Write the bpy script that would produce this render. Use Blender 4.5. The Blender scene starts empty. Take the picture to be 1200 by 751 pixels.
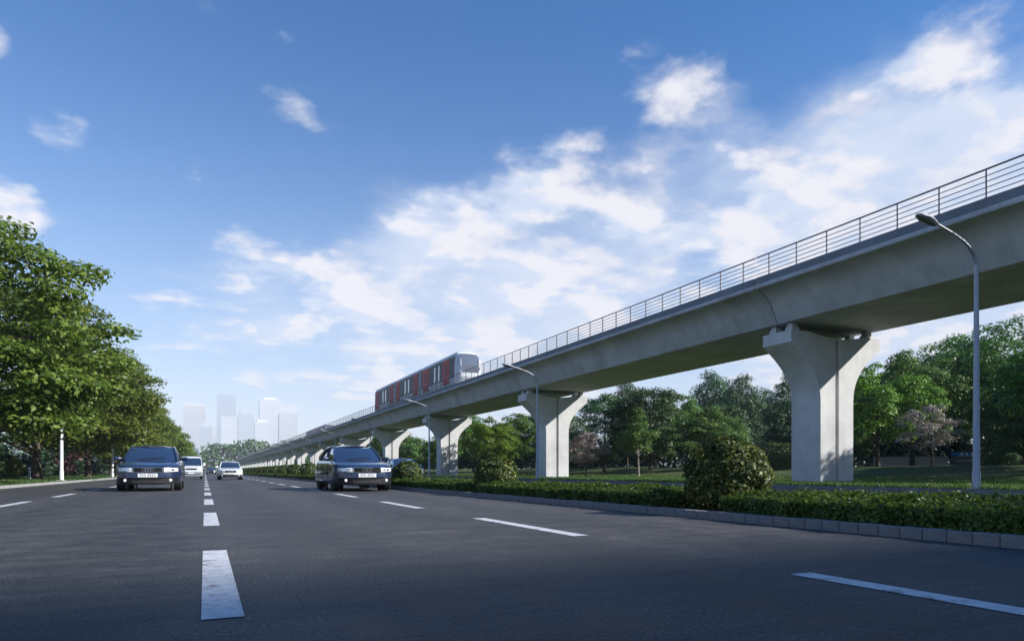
import bpy, bmesh, math, random
import numpy as np
from mathutils import Vector, Matrix

S = bpy.context.scene
COL = S.collection
R = math.radians

# ------------------------------------------------------------------ camera
YAW = math.atan(0.45)
cam_d = bpy.data.cameras.new('camera'); cam = bpy.data.objects.new('camera', cam_d); COL.objects.link(cam)
cam.location = (0, 0, 0.66); cam.rotation_euler = (R(90), 0, -YAW)
cam_d.sensor_width = 36; cam_d.lens = 24.0; cam_d.shift_y = 176.5 / 1200
cam_d.clip_start = 0.05; cam_d.clip_end = 12000
S.camera = cam

# ------------------------------------------------------------------ sun and sky
SUN_DIR = Vector((0.80, -0.60, 0.62)).normalized()
ELEV = math.asin(SUN_DIR.z); AZ = math.atan2(SUN_DIR.x, SUN_DIR.y)
sd = bpy.data.lights.new('sun', 'SUN'); sun = bpy.data.objects.new('sun', sd); COL.objects.link(sun)
sd.energy = 5.0; sd.angle = R(0.6); sd.color = (1.0, 0.972, 0.925)
sun.rotation_euler = SUN_DIR.to_track_quat('Z', 'Y').to_euler(); sun.location = (40, -30, 60)

W = bpy.data.worlds.new('World'); S.world = W; W.use_nodes = True
nt = W.node_tree; N = nt.nodes; LK = nt.links; N.clear()
def nd(t, **k):
    n = N.new(t)
    for a, b in k.items(): setattr(n, a, b)
    return n
def mth(op, a, b=None, c=None, clamp=False):
    n = nd('ShaderNodeMath', operation=op); n.use_clamp = clamp
    for i, v in enumerate((a, b, c)):
        if v is None: continue
        if isinstance(v, (int, float)): n.inputs[i].default_value = v
        else: LK.new(v, n.inputs[i])
    return n.outputs[0]
def smooth(v, a, b, o0=0.0, o1=1.0):
    n = nd('ShaderNodeMapRange', interpolation_type='SMOOTHSTEP')
    n.inputs[1].default_value = a; n.inputs[2].default_value = b; n.inputs[3].default_value = o0; n.inputs[4].default_value = o1
    LK.new(v, n.inputs[0]); return n.outputs[0]
sky = nd('ShaderNodeTexSky', sky_type='NISHITA'); sky.sun_disc = False
sky.sun_elevation = ELEV; sky.sun_rotation = AZ; sky.altitude = 50
sky.air_density = 1.0; sky.dust_density = 0.25; sky.ozone_density = 4.0
tc = nd('ShaderNodeTexCoord'); sx = nd('ShaderNodeSeparateXYZ'); LK.new(tc.outputs['Generated'], sx.inputs[0])
zz = mth('ADD', mth('MAXIMUM', sx.outputs[2], 0.0), 0.16)
cx = nd('ShaderNodeCombineXYZ')
LK.new(mth('DIVIDE', sx.outputs[0], zz), cx.inputs[0]); LK.new(mth('DIVIDE', sx.outputs[1], zz), cx.inputs[1])
def cloud_noise(off, scale, detail, rough, dist):
    m = nd('ShaderNodeVectorMath', operation='ADD'); LK.new(cx.outputs[0], m.inputs[0]); m.inputs[1].default_value = off
    n = nd('ShaderNodeTexNoise'); LK.new(m.outputs[0], n.inputs['Vector'])
    n.inputs['Scale'].default_value = scale; n.inputs['Detail'].default_value = detail
    n.inputs['Roughness'].default_value = rough; n.inputs['Distortion'].default_value = dist
    return n.outputs[0]
n1 = cloud_noise((3.1, 7.7, 0), 3.0, 11, 0.56, 0.08)
n1b = cloud_noise((3.1 + .07, 7.7 - .06, 0), 3.0, 8, 0.55, 0.08)
n2 = cloud_noise((11.0, 2.0, 0), 4.5, 7, 0.6, 0.1)
# banks of cloud: direction (x, y, z), radius in degrees, weight
CLOUDS = [((1.014, .640, .41), 15, .17), ((.752, .758, .32), 17, .20), ((.456, .8915, .27), 14, .20), ((.255, .979, .36), 6.5, .17), ((.66, .80, .47), 6, .10),
          ((.159, 1.025, .20), 11, .17), ((.364, .9325, .20), 14, .17), ((.98, .656, .25), 18, .17), ((.011, 1.091, .25), 7, .14), ((-.194, 1.184, .4925), 3.0, .24),
          ((-.275, 1.212, .39), 3.6, .25), ((-.29, 1.2, .63), 2.2, .20), ((.98, .66, .52), 5, .08), ((1.3, .3, .40), 18, .17), ((-.6, 1.0, .25), 12, .17)]
cov = None; cov_b = None
for d, r, a in CLOUDS:
    v = Vector(d).normalized()
    dn = nd('ShaderNodeVectorMath', operation='DOT_PRODUCT'); LK.new(tc.outputs['Generated'], dn.inputs[0]); dn.inputs[1].default_value = v
    g = smooth(dn.outputs['Value'], math.cos(R(r)), 1.0, 0, a)
    cov = g if cov is None else mth('ADD', cov, g)
    if r > 5.5: cov_b = g if cov_b is None else mth('ADD', cov_b, g)
bank = smooth(mth('ADD', cov_b, mth('MULTIPLY', mth('SUBTRACT', n1, .5), .55)), .09, .36)
cov = mth('MINIMUM', cov, 0.27)
dens = mth('ADD', mth('ADD', n1, mth('MULTIPLY', mth('SUBTRACT', n2, .5), .26)), cov)
alpha = mth('MAXIMUM', mth('MULTIPLY', smooth(dens, 0.62, 0.82), 0.90), mth('MULTIPLY', bank, mth('ADD', mth('MULTIPLY', n2, .7), .48)))
lit = smooth(mth('SUBTRACT', n1, n1b), -0.05, 0.06)
cc = nd('ShaderNodeMix', data_type='RGBA'); LK.new(lit, cc.inputs[0])
cc.inputs[6].default_value = (4.5, 5.0, 6.0, 1); cc.inputs[7].default_value = (6.2, 6.0, 6.1, 1)
mx = nd('ShaderNodeMix', data_type='RGBA'); LK.new(alpha, mx.inputs[0]); hs = nd('ShaderNodeHueSaturation'); hs.inputs['Saturation'].default_value = 1.72; hs.inputs['Hue'].default_value = .504; LK.new(sky.outputs[0], hs.inputs['Color']); 
veil = mth('MULTIPLY', mth('POWER', 2.718, mth('MULTIPLY', mth('POWER', mth('MAXIMUM', sx.outputs[2], 0.0), 1.62), -10.0)), .90)
vm = nd('ShaderNodeMix', data_type='RGBA'); LK.new(veil, vm.inputs[0]); LK.new(hs.outputs[0], vm.inputs[6]); vm.inputs[7].default_value = (5.6, 5.9, 6.4, 1)
LK.new(vm.outputs[2], mx.inputs[6]); LK.new(cc.outputs[2], mx.inputs[7])
bg = nd('ShaderNodeBackground'); bg.inputs[1].default_value = 0.10; LK.new(mx.outputs[2], bg.inputs[0])
wo = nd('ShaderNodeOutputWorld'); LK.new(bg.outputs[0], wo.inputs[0])

S.view_settings.view_transform = 'Standard'; S.view_settings.look = 'None'
S.view_settings.exposure = 0.72; S.view_settings.gamma = 1.0; S.view_settings.use_curve_mapping = False
S.render.engine = 'CYCLES'
S.cycles.use_denoising = True; S.cycles.max_bounces = 6; S.cycles.diffuse_bounces = 2; S.cycles.glossy_bounces = 3
S.cycles.transmission_bounces = 4; S.cycles.volume_bounces = 0; S.cycles.caustics_reflective = False; S.cycles.caustics_refractive = False

# ------------------------------------------------------------------ materials
M = {}
class Mat:
    def __init__(s, name, col=(.5, .5, .5), rough=.6, metal=0.0, coat=0.0, spec=None):
        m = bpy.data.materials.new(name); m.use_nodes = True; s.m = m; s.t = m.node_tree; s.n = s.t.nodes; s.l = s.t.links
        s.p = s.n['Principled BSDF']; s.p.inputs['Base Color'].default_value = (*col, 1)
        s.p.inputs['Roughness'].default_value = rough; s.p.inputs['Metallic'].default_value = metal
        s.p.inputs['Coat Weight'].default_value = coat; s.p.inputs['Coat Roughness'].default_value = .03
        if spec is not None: s.p.inputs['Specular IOR Level'].default_value = spec
        s.c = s.n.new('ShaderNodeTexCoord'); M[name] = m
    def noise(s, scale, detail=4, rough=.55, vec='Object', stretch=None, dist=0):
        n = s.n.new('ShaderNodeTexNoise'); n.inputs['Scale'].default_value = scale; n.inputs['Detail'].default_value = detail
        n.inputs['Roughness'].default_value = rough; n.inputs['Distortion'].default_value = dist
        src = s.c.outputs[vec]
        if stretch:
            mp = s.n.new('ShaderNodeMapping'); mp.inputs['Scale'].default_value = stretch; s.l.new(src, mp.inputs[0]); src = mp.outputs[0]
        s.l.new(src, n.inputs['Vector']); return n.outputs[0]
    def ramp(s, f, stops):
        r = s.n.new('ShaderNodeValToRGB'); e = r.color_ramp.elements
        while len(e) < len(stops): e.new(.5)
        for k, (p, c) in zip(e, stops):
            k.position = p; k.color = (*c, 1) if len(c) == 3 else c
        s.l.new(f, r.inputs[0]); return r.outputs[0]
    def mix(s, f, a, b, mode='MIX'):
        m = s.n.new('ShaderNodeMix'); m.data_type = 'RGBA'; m.blend_type = mode
        for i, v in ((0, f), (6, a), (7, b)):
            if isinstance(v, (int, float)): m.inputs[i].default_value = v
            elif isinstance(v, tuple): m.inputs[i].default_value = (*v, 1)
            else: s.l.new(v, m.inputs[i])
        return m.outputs[2]
    def col(s, o): s.l.new(o, s.p.inputs['Base Color'])
    def rgh(s, o): s.l.new(o, s.p.inputs['Roughness'])
    def bump(s, h, dist=.01, strength=.6):
        b = s.n.new('ShaderNodeBump'); b.inputs['Distance'].default_value = dist; b.inputs['Strength'].default_value = strength
        s.l.new(h, b.inputs['Height']); s.l.new(b.outputs[0], s.p.inputs['Normal'])

def mk_asphalt(name, base, tracks=True):
    a = Mat(name, rough=.7, spec=.45); b = tuple(base)
    big = a.noise(.22, 4, .6, stretch=(1, .25, 1)); mid = a.noise(2.6, 7, .75); fine = a.noise(46, 4, .75); grit = a.noise(140, 3, .7)
    g = lambda lo, hi: [(.36, (lo,) * 3), (.5, (.48,) * 3), (.66, (hi,) * 3)]
    c = a.ramp(big, [(.3, tuple(x * .74 for x in b)), (.7, tuple(x * 1.2 for x in b))])
    c = a.mix(.8, c, a.ramp(mid, g(.26, .76)), 'OVERLAY')
    c = a.mix(1.0, c, a.ramp(fine, g(.08, .95)), 'OVERLAY')
    c = a.mix(.8, c, a.ramp(grit, g(.05, .98)), 'OVERLAY')
    streak = a.noise(1.6, 6, .7, stretch=(.35, 5.0, 1), dist=.8)
    c = a.mix(.75, c, a.ramp(streak, [(.34, (.28,) * 3), (.5, (.5,) * 3), (.68, (.70,) * 3)]), 'OVERLAY')
    if tracks:   # polished, oil darkened wheel paths of each lane
        sp = a.n.new('ShaderNodeSeparateXYZ'); a.l.new(a.c.outputs['Object'], sp.inputs[0])
        def mt(op, x, y):
            m = a.n.new('ShaderNodeMath'); m.operation = op
            if op == 'MULTIPLY_ADD': m.inputs[2].default_value = .5
            for q, v in enumerate((x, y)):
                if isinstance(v, (int, float)): m.inputs[q].default_value = v
                else: a.l.new(v, m.inputs[q])
            return m.outputs[0]
        w = mt('SINE', mt('MULTIPLY', mt('ADD', sp.outputs[0], mt('MULTIPLY', a.noise(.35, 3), .5)), 2 * math.pi * 2 / 3.5), 0.0)
        c = a.mix(.5, c, a.ramp(mt('MULTIPLY_ADD', w, .5), [(.0, (.36,) * 3), (.9, (.56,) * 3)]), 'OVERLAY')
    vo = a.n.new('ShaderNodeTexVoronoi'); vo.feature = 'DISTANCE_TO_EDGE'; vo.inputs['Scale'].default_value = .42
    wob = a.n.new('ShaderNodeVectorMath'); wob.operation = 'ADD'
    nv = a.n.new('ShaderNodeTexNoise'); nv.inputs['Scale'].default_value = 1.7; nv.inputs['Detail'].default_value = 6; a.l.new(a.c.outputs['Object'], nv.inputs['Vector'])
    a.l.new(a.c.outputs['Object'], wob.inputs[0]); a.l.new(nv.outputs['Color'], wob.inputs[1]); a.l.new(wob.outputs[0], vo.inputs['Vector'])
    crk = a.ramp(vo.outputs['Distance'], [(.0, (1, 1, 1)), (.005, (0, 0, 0))]); gate = a.ramp(a.noise(.9, 3), [(.54, (0, 0, 0)), (.62, (1, 1, 1))])
    sep = a.n.new('ShaderNodeSeparateColor'); a.l.new(a.mix(1.0, crk, gate, 'MULTIPLY'), sep.inputs[0])
    mm = a.n.new('ShaderNodeMath'); mm.operation = 'MULTIPLY'; mm.inputs[1].default_value = .4; a.l.new(sep.outputs[0], mm.inputs[0])
    a.col(a.mix(mm.outputs[0], c, tuple(x * 2.2 for x in b)))
    a.rgh(a.ramp(mid, [(.3, (.54,) * 3), (.7, (.76,) * 3)]))
    a.bump(a.mix(.5, fine, grit), .010, 1.0)
mk_asphalt('asphalt', (.057, .055, .054)); mk_asphalt('asphalt_old', (.060, .062, .066), False)

a = Mat('road_paint', rough=.6)
wear = a.noise(9, 7, .75); a.col(a.ramp(wear, [(.36, (.12, .12, .13)), (.44, (.46, .46, .47)), (.62, (.60, .60, .60))])); a.bump(a.noise(80, 2), .003, .5)

def mk_concrete(name, base, streak=.3, scale=1.0):
    a = Mat(name, rough=.85, spec=.25)
    big = a.noise(.5 * scale, 5, .6); st = a.noise(1.6 * scale, 4, .6, stretch=(1, 1, .12)); fine = a.noise(28, 4, .65)
    lo = tuple(x * .80 for x in base); hi = tuple(min(1, x * 1.12) for x in base)
    c = a.ramp(big, [(.3, lo), (.7, hi)])
    c = a.mix(streak, c, a.ramp(st, [(.3, (.36,) * 3), (.55, (.52,) * 3), (.7, (.58,) * 3)]), 'OVERLAY')
    c = a.mix(.25, c, a.ramp(fine, [(.3, (.3,) * 3), (.7, (.7,) * 3)]), 'OVERLAY')
    a.col(c); a.bump(fine, .004, .4)
mk_concrete('concrete_pier', (.60, .595, .59), .35); mk_concrete('concrete_girder', (.52, .53, .545), .5)
mk_concrete('concrete_parapet', (.22, .23, .26), .3); mk_concrete('kerb_stone', (.21, .205, .21), .3, 4)
mk_concrete('paving', (.34, .34, .33), .3, 2)

def mk_ground(name, c0, c1, c2, sc=1.0):
    a = Mat(name, rough=.9, spec=.15)
    n0 = a.noise(.12 * sc, 4, .6); n3 = a.noise(1.3 * sc, 5, .6); n4 = a.noise(40, 3, .7)
    c = a.ramp(n0, [(.3, c0), (.5, c1), (.72, c2)])
    c = a.mix(.5, c, a.ramp(n3, [(.3, (.32,) * 3), (.7, (.68,) * 3)]), 'OVERLAY')
    c = a.mix(.7, c, a.ramp(n4, [(.3, (.2,) * 3), (.7, (.8,) * 3)]), 'OVERLAY')
    a.col(c); a.bump(n4, .05, 1.0)
mk_ground('grass_ground', (.040, .058, .020), (.058, .082, .027), (.080, .105, .035))
mk_ground('far_field', (.05, .085, .03), (.06, .10, .03), (.09, .12, .045), .1)
mk_ground('soil', (.045, .035, .025), (.055, .045, .03), (.07, .055, .04))

def mk_leaf(name, cols, trans=.3, tint=(.20, .32, .04), rough=.5):
    a = Mat(name, rough=rough, spec=.35)
    g = a.n.new('ShaderNodeNewGeometry')
    k = len(cols); c = a.ramp(g.outputs['Random Per Island'], [(i / (k - 1), q) for i, q in enumerate(cols)])
    n0 = a.noise(.35, 3, .6); c = a.mix(.55, c, a.ramp(n0, [(.3, (.34,) * 3), (.7, (.66,) * 3)]), 'OVERLAY')
    oi = a.n.new('ShaderNodeObjectInfo'); h = a.n.new('ShaderNodeHueSaturation'); a.l.new(c, h.inputs['Color'])
    for (inp, lo, hi) in (('Hue', .478, .515), ('Value', .78, 1.2)):
        mr = a.n.new('ShaderNodeMapRange'); mr.inputs[3].default_value = lo; mr.inputs[4].default_value = hi
        a.l.new(oi.outputs['Random'], mr.inputs[0]); a.l.new(mr.outputs[0], h.inputs[inp])
    a.col(h.outputs[0])
    t = a.n.new('ShaderNodeBsdfTranslucent'); tm = a.mix(.5, h.outputs[0], tint); a.l.new(tm, t.inputs[0])
    ms = a.n.new('ShaderNodeMixShader'); ms.inputs[0].default_value = trans
    out = a.n['Material Output']; a.l.new(a.p.outputs[0], ms.inputs[1]); a.l.new(t.outputs[0], ms.inputs[2]); a.l.new(ms.outputs[0], out.inputs[0])
mk_leaf('leaf_avenue', [(.034, .068, .009), (.068, .115, .014), (.11, .155, .021), (.21, .25, .045)], .34)
mk_leaf('leaf_green', [(.055, .125, .024), (.095, .190, .034), (.145, .255, .05)], .3, (.10, .22, .04))
mk_leaf('leaf_bright', [(.07, .15, .014), (.11, .21, .02), (.17, .27, .03)], .3, (.2, .34, .04))
mk_leaf('leaf_dark', [(.030, .075, .020), (.055, .120, .030), (.090, .170, .044)], .15, (.04, .10, .03))
mk_leaf('leaf_blue', [(.042, .100, .042), (.070, .140, .054), (.105, .185, .07)], .15, (.06, .12, .06))
mk_leaf('leaf_blossom', [(.07, .10, .04), (.28, .24, .21), (.48, .41, .38), (.14, .17, .08), (.58, .50, .46)], .2, (.3, .2, .2))
mk_leaf('leaf_pink', [(.06, .08, .04), (.20, .15, .15), (.32, .25, .25), (.08, .10, .05), (.26, .20, .20)], .2, (.3, .12, .14))
mk_leaf('leaf_hedge', [(.024, .056, .009), (.042, .09, .012), (.07, .13, .017), (.13, .19, .028)], .22)
mk_leaf('leaf_shrub', [(.016, .036, .006), (.024, .052, .008), (.034, .068, .010), (.045, .082, .012), (.06, .10, .014), (.08, .12, .018), (.17, .21, .04), (.36, .39, .15)], .2, (.25, .28, .05))
mk_leaf('leaf_clipped', [(.05, .085, .02), (.07, .11, .025), (.10, .135, .035)], .2)
mk_leaf('leaf_under_shaded', [(.010, .026, .009), (.018, .042, .013), (.028, .058, .018)], .1, (.03, .07, .02))  # undergrowth leaves darkened to paint in the deep shade below the trees
mk_leaf('grass_blade', [(.03, .075, .012), (.05, .11, .018), (.085, .15, .03)], .25)
a = Mat('bark', rough=.9, spec=.1); b_ = a.noise(9, 5, .7, stretch=(1, 1, .18)); a.col(a.ramp(b_, [(.3, (.035, .028, .020)), (.7, (.12, .10, .08))])); a.bump(b_, .03, .9)
a = Mat('bark_pale', rough=.85, spec=.1); b_ = a.noise(7, 4, .7, stretch=(1, 1, .6)); a.col(a.ramp(b_, [(.3, (.10, .09, .075)), (.6, (.34, .32, .28))])); a.bump(b_, .02, .7)

Mat('steel_grey', (.30, .31, .33), .45, .6); Mat('rail_steel', (.16, .17, .19), .5, .5)
a = Mat('lamp_grey', (.36, .37, .40), .4, .3); a.rgh(a.ramp(a.noise(6, 4), [(.3, (.32,) * 3), (.7, (.5,) * 3)]))
Mat('lamp_white', (.74, .74, .73), .45); Mat('lens', (.20, .20, .19), .25); Mat('black_rubber', (.012, .012, .012), .75); Mat('black_plastic', (.008, .008, .009), .6, 0, 0, .25)
def mk_paint(name, col):
    a = Mat(name, col, .32, .15, 1.0); n = a.noise(3, 5, .6); a.col(a.ramp(n, [(.3, tuple(x * .88 for x in col)), (.7, tuple(min(1, x * 1.1) for x in col))]))
mk_paint('paint_navy', (.012, .024, .066)); mk_paint('paint_white', (.78, .78, .77)); mk_paint('paint_black', (.012, .013, .017)); mk_paint('paint_blue', (.05, .12, .26)); mk_paint('paint_grey', (.26, .30, .36))
a = Mat('car_glass', (.018, .035, .075), .04, 0, 1.0, .8)
Mat('chrome', (.75, .76, .78), .16, 1.0); Mat('headlight', (.78, .78, .77), .3, .0, .5); Mat('plate_white', (.80, .80, .78), .5); Mat('plate_ink', (.02, .02, .03), .6)
Mat('alloy', (.42, .43, .45), .32, .8)
Mat('train_white', (.62, .64, .67), .5, 0, 0, .25); Mat('train_red', (.46, .008, .016), .5, 0, 0, .25); Mat('train_dark', (.045, .050, .058), .5, 0, 0, .25)
Mat('train_window', (.20, .23, .28), .10, 0, .8); Mat('train_screen', (.15, .17, .20), .06, .2, 1.0); Mat('rubber_grey', (.10, .10, .105), .8)
def mk_hazed_tower(name, col):
    a = Mat(name, col, .6); n = a.noise(.02, 3); a.col(a.ramp(n, [(.3, tuple(x * .9 for x in col)), (.7, tuple(x * 1.05 for x in col))]))
mk_hazed_tower('tower_beige', (.62, .58, .56)); mk_hazed_tower('tower_grey', (.48, .51, .56)); mk_hazed_tower('tower_haze_pale', (.74, .73, .72)); mk_hazed_tower('tower_blue', (.40, .45, .53))  # wall tones lightened to paint in part of the distance haze
Mat('tower_glass', (.40, .43, .47), .4); Mat('awning_blue', (.04, .22, .50), .6); Mat('awning_white', (.70, .72, .74), .6); Mat('kiosk_wall', (.16, .16, .16), .7); Mat('pale_wall', (.42, .40, .37), .8)

# ------------------------------------------------------------------ mesh helpers
def tag(o, label=None, cat=None, group=None, kind=None):
    if label: o['label'] = label
    if cat: o['category'] = cat
    if group: o['group'] = group
    if kind: o['kind'] = kind
    return o
def empty(name, loc=(0, 0, 0), rz=0, **k):
    o = bpy.data.objects.new(name, None); COL.objects.link(o); o.location = loc; o.rotation_euler = (0, 0, rz); o.empty_display_size = .2
    return tag(o, **k)
def link(name, me, parent=None, loc=None):
    o = bpy.data.objects.new(name, me); COL.objects.link(o)
    if parent is not None: o.parent = parent
    if loc is not None: o.location = loc
    return o
def copy_tree(o, parent=None):
    c = o.copy(); COL.objects.link(c); c.parent = parent
    for ch in o.children: copy_tree(ch, c)
    return c
class MB:
    def __init__(s): s.v = []; s.f = []
    def add(s, vs, fs):
        b = len(s.v); s.v += [tuple(map(float, q)) for q in vs]; s.f += [tuple(i + b for i in q) for q in fs]; return s
    def box(s, x0, x1, y0, y1, z0, z1):
        return s.add([(x, y, z) for z in (z0, z1) for y in (y0, y1) for x in (x0, x1)],
                     [(0, 2, 3, 1), (4, 5, 7, 6), (0, 1, 5, 4), (2, 6, 7, 3), (0, 4, 6, 2), (1, 3, 7, 5)])
    def rings(s, rs, cap=True, close=True):
        n = len(rs[0]); vs = [p for r in rs for p in r]; fs = []
        for i in range(len(rs) - 1):
            for j in range(n if close else n - 1):
                k = (j + 1) % n; fs.append((i * n + j, i * n + k, (i + 1) * n + k, (i + 1) * n + j))
        if cap: fs.append(tuple(range(n - 1, -1, -1))); fs.append(tuple((len(rs) - 1) * n + j for j in range(n)))
        return s.add(vs, fs)
    def tube(s, pts, rad, n=8):
        pts = [Vector(p) for p in pts]; rad = rad if isinstance(rad, (list, tuple)) else [rad] * len(pts); rs = []
        up = None
        for i, p in enumerate(pts):
            t = (pts[min(i + 1, len(pts) - 1)] - pts[max(i - 1, 0)]).normalized()
            if up is None: up = Vector((0, 0, 1)) if abs(t.z) < .9 else Vector((1, 0, 0))
            a_ = t.cross(up).normalized(); b2 = a_.cross(t).normalized(); up = b2
            rs.append([p + (a_ * math.cos(2 * math.pi * j / n) + b2 * math.sin(2 * math.pi * j / n)) * rad[i] for j in range(n)])
        return s.rings(rs)
    def lathe(s, prof, axis='z', n=16, o=(0, 0, 0)):
        rs = []
        for r, h in prof:
            ring = []
            for j in range(n):
                c, q = math.cos(2 * math.pi * j / n) * r, math.sin(2 * math.pi * j / n) * r
                p = {'z': (c, q, h), 'x': (h, c, q), 'y': (c, h, q)}[axis]; ring.append((p[0] + o[0], p[1] + o[1], p[2] + o[2]))
            rs.append(ring)
        return s.rings(rs)
    def grid(s, P):
        h, w = len(P), len(P[0])
        return s.add([q for r in P for q in r], [(i * w + j, i * w + j + 1, (i + 1) * w + j + 1, (i + 1) * w + j) for i in range(h - 1) for j in range(w - 1)])
    def slab(s, P, nrm_off):
        """a curved sheet with thickness: P rows of points, nrm_off a vector added to the back"""
        h, w = len(P), len(P[0]); o = Vector(nrm_off)
        s.grid(P); b = len(s.v)
        Q = [[Vector(q) + o for q in r] for r in P]
        s.add([tuple(q) for r in Q for q in r], [(i * w + j, (i + 1) * w + j, (i + 1) * w + j + 1, i * w + j + 1) for i in range(h - 1) for j in range(w - 1)])
        per = [(0, j) for j in range(w)] + [(i, w - 1) for i in range(1, h)] + [(h - 1, j) for j in range(w - 2, -1, -1)] + [(i, 0) for i in range(h - 2, 0, -1)]
        ids = [i * w + j for i, j in per]; a0 = b - h * w
        for q in range(len(ids)):
            e, f = ids[q], ids[(q + 1) % len(ids)]; s.f.append((a0 + f, a0 + e, b + e, b + f))
        return s
    def mesh(s, name, mat, smooth=None):
        me = bpy.data.meshes.new(name); me.from_pydata(s.v, [], s.f)
        me.materials.append(M[mat]); me.update()
        if smooth:
            bm = bmesh.new(); bm.from_mesh(me); bmesh.ops.recalc_face_normals(bm, faces=bm.faces); bm.to_mesh(me); bm.free()
            me.polygons.foreach_set('use_smooth', [True] * len(me.polygons)); me.set_sharp_from_angle(angle=R(smooth))
        return me
    def build(s, name, mat, parent=None, smooth=None, loc=None):
        return link(name, s.mesh(name, mat, smooth), parent, loc)
def bevel(o, w=.01, seg=2, ang=40):
    bm = bmesh.new(); bm.from_mesh(o.data); bmesh.ops.recalc_face_normals(bm, faces=bm.faces)
    ed = [e for e in bm.edges if len(e.link_faces) == 2 and e.calc_face_angle(0) > R(ang)]
    bmesh.ops.bevel(bm, geom=ed, offset=w, segments=seg, profile=.5, affect='EDGES'); bm.to_mesh(o.data); bm.free()
    o.data.polygons.foreach_set('use_smooth', [True] * len(o.data.polygons)); o.data.set_sharp_from_angle(angle=R(35)); return o

def leaves(name, mat, pos, nrm, size, aspect=.55, fold=.22, rng=None):
    n = len(pos); rng = rng or np.random.default_rng(1)
    nrm = nrm / (np.linalg.norm(nrm, axis=1, keepdims=True) + 1e-9)
    t = rng.normal(size=(n, 3)); t -= nrm * (t * nrm).sum(1, keepdims=True); t /= np.linalg.norm(t, axis=1, keepdims=True) + 1e-9
    b = np.cross(nrm, t); sz = size[:, None]
    v = np.empty((n, 4, 3), np.float32)
    v[:, 0] = pos - t * sz * .5; v[:, 1] = pos + b * sz * aspect * .5 + nrm * sz * fold * .5 - t * sz * .05
    v[:, 2] = pos + t * sz * .5 - nrm * sz * fold * .3; v[:, 3] = pos - b * sz * aspect * .5 + nrm * sz * fold * .5 - t * sz * .05
    me = bpy.data.meshes.new(name); me.vertices.add(n * 4); me.vertices.foreach_set('co', v.reshape(-1))
    me.loops.add(n * 4); me.loops.foreach_set('vertex_index', np.arange(n * 4, dtype=np.int32))
    me.polygons.add(n); me.polygons.foreach_set('loop_start', np.arange(n, dtype=np.int32) * 4)
    me.update(calc_edges=True); me.validate(); me.materials.append(M[mat]); return me

# ------------------------------------------------------------------ ground, roads
def struct(name, mb, mat, smooth=None):
    return tag(mb.build(name, mat, None, smooth), kind='structure')
struct('ground', MB().grid([[(x, y, -.12) for x in (-4500, 4500)] for y in (-4500, 4500)]), 'far_field')
XL, XR = -7.0, 6.31
road = struct('road', MB().box(XL - .05, XR + .05, -60, 1150, -.10, 0), 'asphalt')
service = struct('service_road', MB().box(9.2, 20.75, -60, 900, -.11, 0), 'asphalt_old')
me_d = MB().grid([[(-.09, 0, 0), (.09, 0, 0)], [(-.09, 2.87, 0), (.09, 2.87, 0)]]).mesh('lane_dash', 'road_paint')
for X, y0 in ((.075, 3.32), (3.5, .38), (-3.5, 3.6)):
    k = -1 if X > 1 or X < -1 else 0
    for i in range(k, 34):
        y = y0 + i * 5.68
        if y > -4: link('lane_dash', me_d, road, (X, y, .004))
for i in range(40): link('lane_dash', me_d, service, (14.9, -6 + i * 5.68, .004))
link('edge_line', MB().grid([[(9.55, -60, .004), (9.67, -60, .004)], [(9.55, 700, .004), (9.67, 700, .004)]]).mesh('edge_line', 'road_paint'), service)

kerb = struct('kerb', MB().box(XR + .002, XR + .128, 16.2, 1150, -.10, .108), 'kerb_stone')
ks = MB().box(0, .13, .003, .233, -.12, .11).build('kerb_stone', 'kerb_stone', kerb); bevel(ks, .008, 1)
kme = ks.data; random.seed(4)
for i in range(64):
    o = ks if i == 0 else link('kerb_stone', kme, kerb)
    o.location = (XR + random.uniform(-.004, .004), 1.08 + i * .236, random.uniform(-.004, .003))
kerb2 = struct('left_kerb', MB().box(XL - .20, XL, -60, 1150, -.10, .11), 'paving')
kerb3 = struct('service_kerb', MB().box(20.75, 20.95, -60, 900, -.11, .12), 'kerb_stone')
kerb4 = struct('median_back_kerb', MB().box(9.05, 9.2, -60, 900, -.11, .11), 'kerb_stone')
struct('planting_bed', MB().box(XR + .13, 9.05, -60, 900, -.11, .085), 'soil')
def lawn_z(x, y):
    t = max(0, min(1, (x - 34) / 22)); t = t * t * (3 - 2 * t)
    return .10 + 1.05 * t + .12 * math.sin(x * .13 + 1) * math.sin(y * .09) * t
xs = [20.95, 22, 24, 27, 30, 33, 36, 39, 42, 46, 50, 55, 60, 70, 85, 110, 150, 220]; ys = list(range(-60, 220, 8)) + [240, 300, 400, 600, 900]
struct('right_lawn', MB().grid([[(x, y, lawn_z(x, y)) for x in xs] for y in ys]), 'grass_ground', 180)
xs = [-120, -60, -40, -28, -20, -14, -10, -7.2]
struct('left_lawn', MB().grid([[(x, y, .09 + .004 * abs(x + 7.2) + .05 * math.sin(y * .1 + x)*(x < -9)) for x in xs] for y in ys]), 'grass_ground', 180)
rng = np.random.default_rng(3)
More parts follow.
